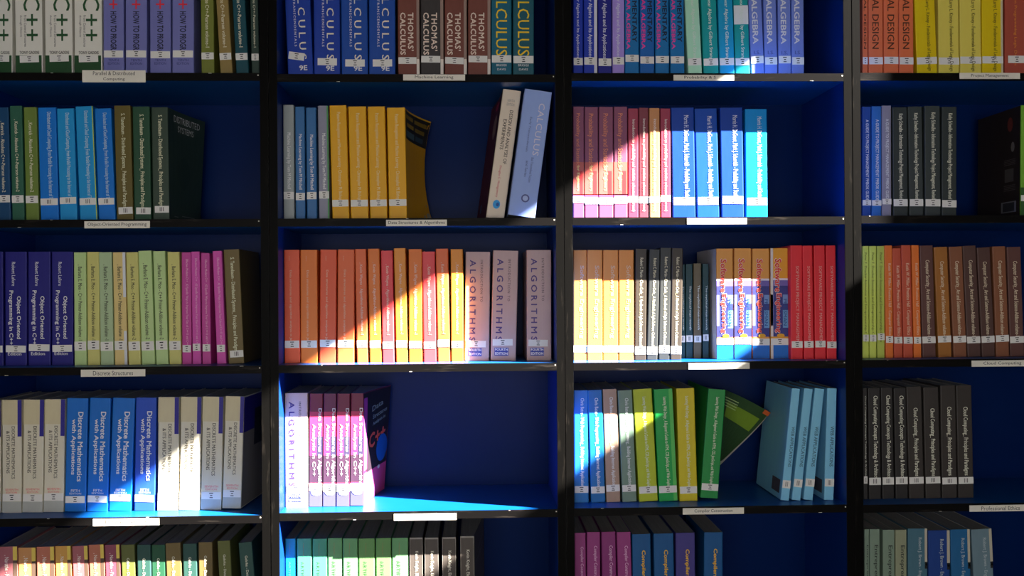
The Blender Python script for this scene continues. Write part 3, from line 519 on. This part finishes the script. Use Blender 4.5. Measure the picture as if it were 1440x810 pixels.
B[3, 0] = [('dma', 'dmw', -29, 1.5, -29, 562.8), ('dma', 'dmw', 3, 30.4, 3, 562.4), ('dma', 'dmw', 31.4, 60.2, 33.4, 561.8), ('dma', 'dmw', 61.2, 89.6, 63.2, 561.3),
 ('dmb', 'dwb', 90.8, 120.8, 94, 559.7), ('dmb', 'dwb', 122, 151.8, 126.2, 559.4), ('dmb', 'dwb', 153, 184.5, 158.6, 559.2), ('dmb', 'dwn', 188.5, 217.9, 191, 559),
 ('dma', 'dmw', 221.3, 250.5, 222.6, 558.4), ('dma', 'dmw', 252, 281, 254.6, 557.9), ('dma', 'dmw', 282.2, 311.3, 285.2, 557.6), ('dma', 'dmw', 312.6, 339, 317.4, 557, dict(bowr=lambda a, b: (.012*a, 0, 0), art=[(1, 'rect', 0, .99, .675, .99, (34, 28, 108)), (1, 'rect', 0, .99, .01, .675, (112, 108, 100)), (1, 'rect', .42, .99, .52, .86, (40, 38, 40), 2)]))]
B[3, 1] = [('alo', 'taupe', 398.5, 433.6, 399, 553, dict(rgb=(172, 150, 146))), ('ana', 'anb', 434.6, 453.1, 435.4, 553.5), ('ana', 'anb2', 454.2, 472.3, 455, 553.5), ('ana', 'anb', 473.2, 491.4, 474, 553.5),
 ('ana', 'anb', 492.4, 510.6, 493.4, 553, dict(bowr=lambda a, b: (.038*a**1.25*(.75+.35*b), 0, 0), bands=[], art=[(1, 'rect', 0, .99, .60, .99, (30, 26, 32)), (1, 'rect', 0, .16, .30, .95, (150, 55, 125), 2), (1, 'rect', .16, .97, .27, .64, (34, 24, 32), 2), (1, 'rect', 0, .99, 0, .28, (168, 55, 105)), (1, 'rect', 0, .30, 0, .26, (190, 130, 175), 2), (1, 'disc', .55, .98, .30, .56, (20, 66, 130)), (1, 'C++', .24, .88, .46, .60, (205, 75, 62), .04, .05), (1, 'Data', .35, .75, .80, .85, (105, 112, 110), .02, .04), (1, 'Structures', .38, .9, .73, .77, (105, 112, 110), .02, .04), (1, 'Analysis in', .38, .85, .66, .70, (105, 112, 110), .02, .04), (1, 'disc', .62, .72, .24, .275, (150, 150, 150))]))]
def fan_fn(a, b, extra=0.0, d=.205):
    t = max(0.0, (b-.12)/.88)
    ph = 1.72 * t**1.15 * (1 - .25*extra)
    sag = -(.054 + .16*extra)*a*a*min(1.0, t/.35)
    if ph < .02: return (0, 0, sag)
    return ((d/ph)*(1-math.cos(ph*a)), (d/ph)*math.sin(ph*a) - d*a, sag)
B[3, 2] = [('chr', 'cb1', 807.7, 828, 806.9, 549), ('chr', 'cb2', 831.3, 851.7, 826.2, 549), ('chr', 'cb3', 853, 872.9, 847.4, 547.6), ('chr', 'cb4', 875.6, 896, 868.6, 549.4), ('jen', 'j1', 899.2, 925.8, 890, 547.7), ('jen', 'j2', 927.2, 953.5, 919.2, 547.7, dict(bands=[(.80, 1, 0, 1, (70, 150, 70))])), ('jen', 'j3', 956, 981.5, 951, 546.4),
 ('jen', 'j4', 984, 1009, 996.4, 546.6, dict(d=.205, facecol=(40, 62, 34), bowr=fan_fn, fan=5, fanfn=fan_fn, art=[(1, 'rect', .02, .62, b0, b0+.008, (150, 170, 120), 4) for b0 in (.93, .905, .88, .855)] + [(1, 'rect', .40, .95, .76, .90, (96, 120, 34), 2), (1, 'rect', .2, .34, .3, .8, (46, 84, 38), 2), (1, 'rect', .93, .995, .955, .995, (170, 80, 40), 5)])),
 ('web', 'webb', 1096.8, 1109, 1113.6, 545.8, dict(bowl=lambda a, b: (0, 0, 0), art=[(-1, 'rect', .06, .36, .05, .17, (64, 62, 70), 2)])), ('web', 'webb', 1112.3, 1125, 1131, 545.8), ('web', 'webb', 1128.6, 1142.4, 1146, 545.8), ('web', 'webb', 1158.4, 1172.3, 1163.4, 545.8, dict(bowl=lambda a, b: (0, 0, 0), art=[(-1, 'rect', .06, .36, .05, .17, (64, 62, 70), 2)]))]
B[3, 3] = [('clo', 'cl', 1214.6, 1220.4, 1213.4, 545.8), ('clo', 'cl', 1222, 1239.5, 1220.4, 545.8), ('clo', 'cl', 1241, 1258, 1238.4, 545.3), ('clo', 'cl', 1259.8, 1277.5, 1256.6, 545.8), ('clp', 'cl2', 1278.9, 1300.4, 1274.4, 544), ('clp', 'cl2', 1302, 1323.6, 1298.2, 545), ('clp', 'cl2', 1325, 1346.6, 1322, 542.2), ('clp', 'cl2', 1348, 1370, 1344.4, 542.4)]
B[4, 0] = [('nav', 'nm', -2, 24.6, -2.6, 769), ('nav', 'nt', 25.4, 50.6, 25, 770.4), ('nav', 'nr', 51.5, 76.6, 51.1, 769), ('nav', 'no', 78, 100.3, 77, 768.3), ('nav', 'nm', 102.4, 124.6, 100.8, 768.3), ('nav', 'nr', 125.7, 147.2, 124.2, 766.3), ('nav', 'nd', 148.2, 169.2, 147, 766.3),
 ('geh', 'go', 171, 190.6, 169.6, 766.3), ('geh', 'gt', 193, 212.4, 192.4, 766.2), ('geh', 'gg', 213.4, 232.7, 212.8, 766.5), ('geh', 'gb', 233.8, 255.4, 232.2, 764), ('geh', 'gt', 257.6, 277.5, 256.6, 765), ('geh', 'gb', 279.3, 299.2, 278.7, 762.7), ('geh', 'go', 307.6, 325.9, 305.4, 761), ('geh', 'gt', 338.9, 358, 335, 763.5)]
B[4, 1] = [('art', 'at', 395, 416, 394.8, 757.8), ('art', 'ag', 417.6, 438.4, 417.4, 757.6), ('art', 'ag', 439.6, 460, 439.4, 757.8), ('art', 'ag2', 461, 481.4, 460.8, 757), ('art', 'ag2', 482.2, 503, 482, 757.4), ('art', 'ag3', 504.2, 527.2, 504, 757.4), ('art', 'ag3', 528.5, 550.2, 528.3, 757), ('art', 'ag2', 551.2, 574.2, 551, 756.7),
 ('kni', 'kn', 576.2, 594.8, 575.8, 756), ('kni', 'kn', 597.2, 616.8, 597, 756), ('kni', 'kn', 622, 641.6, 621.6, 755.6), ('kni', 'kn', 647.5, 667.4, 647, 754, dict(bowr=lambda a, b: (.022*a, 0, 0), art=[(1, 'Artificial', .25, .8, .80, .84, (88, 88, 96), .02, .06), (1, 'Intelligence', .18, .8, .71, .765, (88, 88, 96), .02, .06)]))]
B[4, 2] = [('com', 'ccm', 808.2, 824.3, 807.7, 749.6), ('com', 'ccm', 825.4, 844.4, 825, 748.4), ('com', 'ccm2', 846.6, 866.9, 845.4, 748.1), ('com', 'ccm', 868.8, 888.6, 867, 748.6), ('cms', 'cmb', 889.6, 916, 888.6, 751.3), ('cms', 'cmb', 919.8, 948.2, 918.8, 750.6), ('cms', 'cmi', 950.6, 978, 949.8, 749.6), ('cms', 'cmb', 989.8, 1016.5, 990, 748.6)]
B[4, 3] = [('ent', 'eng', 1215.7, 1222.4, 1215.6, 744.3), ('ent', 'eng', 1223.2, 1237.7, 1223, 744.3), ('ent', 'eng', 1241.6, 1258.4, 1241.4, 745.1), ('ent', 'eng2', 1259.4, 1275.4, 1259.2, 745.1), ('bro', 'br1', 1276.9, 1304.4, 1276.5, 743.4), ('bro', 'br2', 1305.6, 1336.2, 1305, 746), ('bro', 'br3', 1337.6, 1365.3, 1336.2, 744.8), ('bro', 'br4', 1368.8, 1397.5, 1365.6, 744.8)]

FOOT = {0: 102, 1: 305.5, 2: None, 3: None, 4: 810}
GROUPW = dict(cpp='C++ textbooks', how='purple programming textbooks', abs='slim programming paperbacks', calc='blue calculus textbooks')
def place(r, c, rows):
    n_of = {}
    FAM = {'ba2': 'bar', 'ab2': 'abs'}
    for e in rows: n_of[FAM.get(e[0], e[0])] = n_of.get(FAM.get(e[0], e[0]), 0) + 1
    seen = {}
    zs = SHELF[c][r]
    for e in rows:
        key, colour, xbl, xbr, xtl = e[:5]
        rest = list(e[5:]); o = {}
        if rest and isinstance(rest[-1], dict): o = dict(rest.pop())
        o.setdefault('s', (.045 if key in ('web', 'spm') else .066 if (r, c) in ((2, 2), (0, 2)) else .051 if r == 4 else .056) + random.uniform(-.0012, .0012))
        s = o['s']
        if r == 0:
            ya, yb, ytop = 102, 0, -62 + (hash_(key) % 7)
        elif r == 4:
            ya, yb, ytop = 810, rest[0], rest[0]
        else:
            ytop = yb = rest[0]; ya = {1: 305.5, 2: 509, 3: 712}[r]
        Xa, Za = px(xbl, ya, s); Xb, Zb = px(xtl, yb, s)
        k = (Xb-Xa)/(Zb-Za); lean = math.atan(k)
        Xw, _ = px(xbr, ya, s)
        lo = INNER[c] + .0012
        if Xa < lo: Xb += max(0, lo - Xa) if abs(k) > .01 else 0; Xa = lo; Xb = max(Xb, lo)
        k = (Xb-Xa)/(Zb-Za); lean = math.atan(k)
        Xw = min(Xw, INNER[c] + IN_W - .0012)
        th = (Xw - Xa)*math.cos(lean) - .0004
        Xf = Xa + k*(zs - Za)                       # left edge carried on to the shelf
        _, Zt = px(xtl, ytop, s)
        Z0 = zs + th/2*abs(math.sin(lean)) + .0002 + (.05*abs(math.sin(lean))+.0004 if (o.get('bowr') and lean > 0) else 0)
        X0 = Xf + .0002 + (th/2)*math.cos(lean) + (k*(th/2*(abs(math.sin(lean))+math.sin(lean))))
        H = (Zt - (Z0 + th/2*math.sin(lean)))/math.cos(lean)
        kk = FAM.get(key, key); i = seen.get(kk, 0); seen[kk] = i+1; n = n_of[kk]
        look = P[colour][1] + ' ' + ST[key]['look']
        where = ROWN[r] + ', ' + CASEN[c]
        if n > 1: lab = '%s, %s of %s, %s' % (look, NUM[i], CNT[n], where)
        else: lab = '%s, %s' % (look, where)
        grp = (ST[key]['look'].split(' with ')[0].split(' whose ')[0] + 's on the ' + ROWN[r] + ' of the ' + CASEN[c]) if n > 1 else None
        if grp: grp = grp.replace('paperback set back on the shelfs', 'paperbacks set back').replace('primers', 'primers')
        o['label'] = lab; o['vk'] = (0.953, 0.984, 1, 1, 1)[r]
        make_book(key, colour, X0, Z0, th, H, lean, lab, grp, o)
def hash_(k): return sum(ord(ch)*(i+3) for i, ch in enumerate(k))
for (r, c), rows in B.items(): place(r, c, rows)
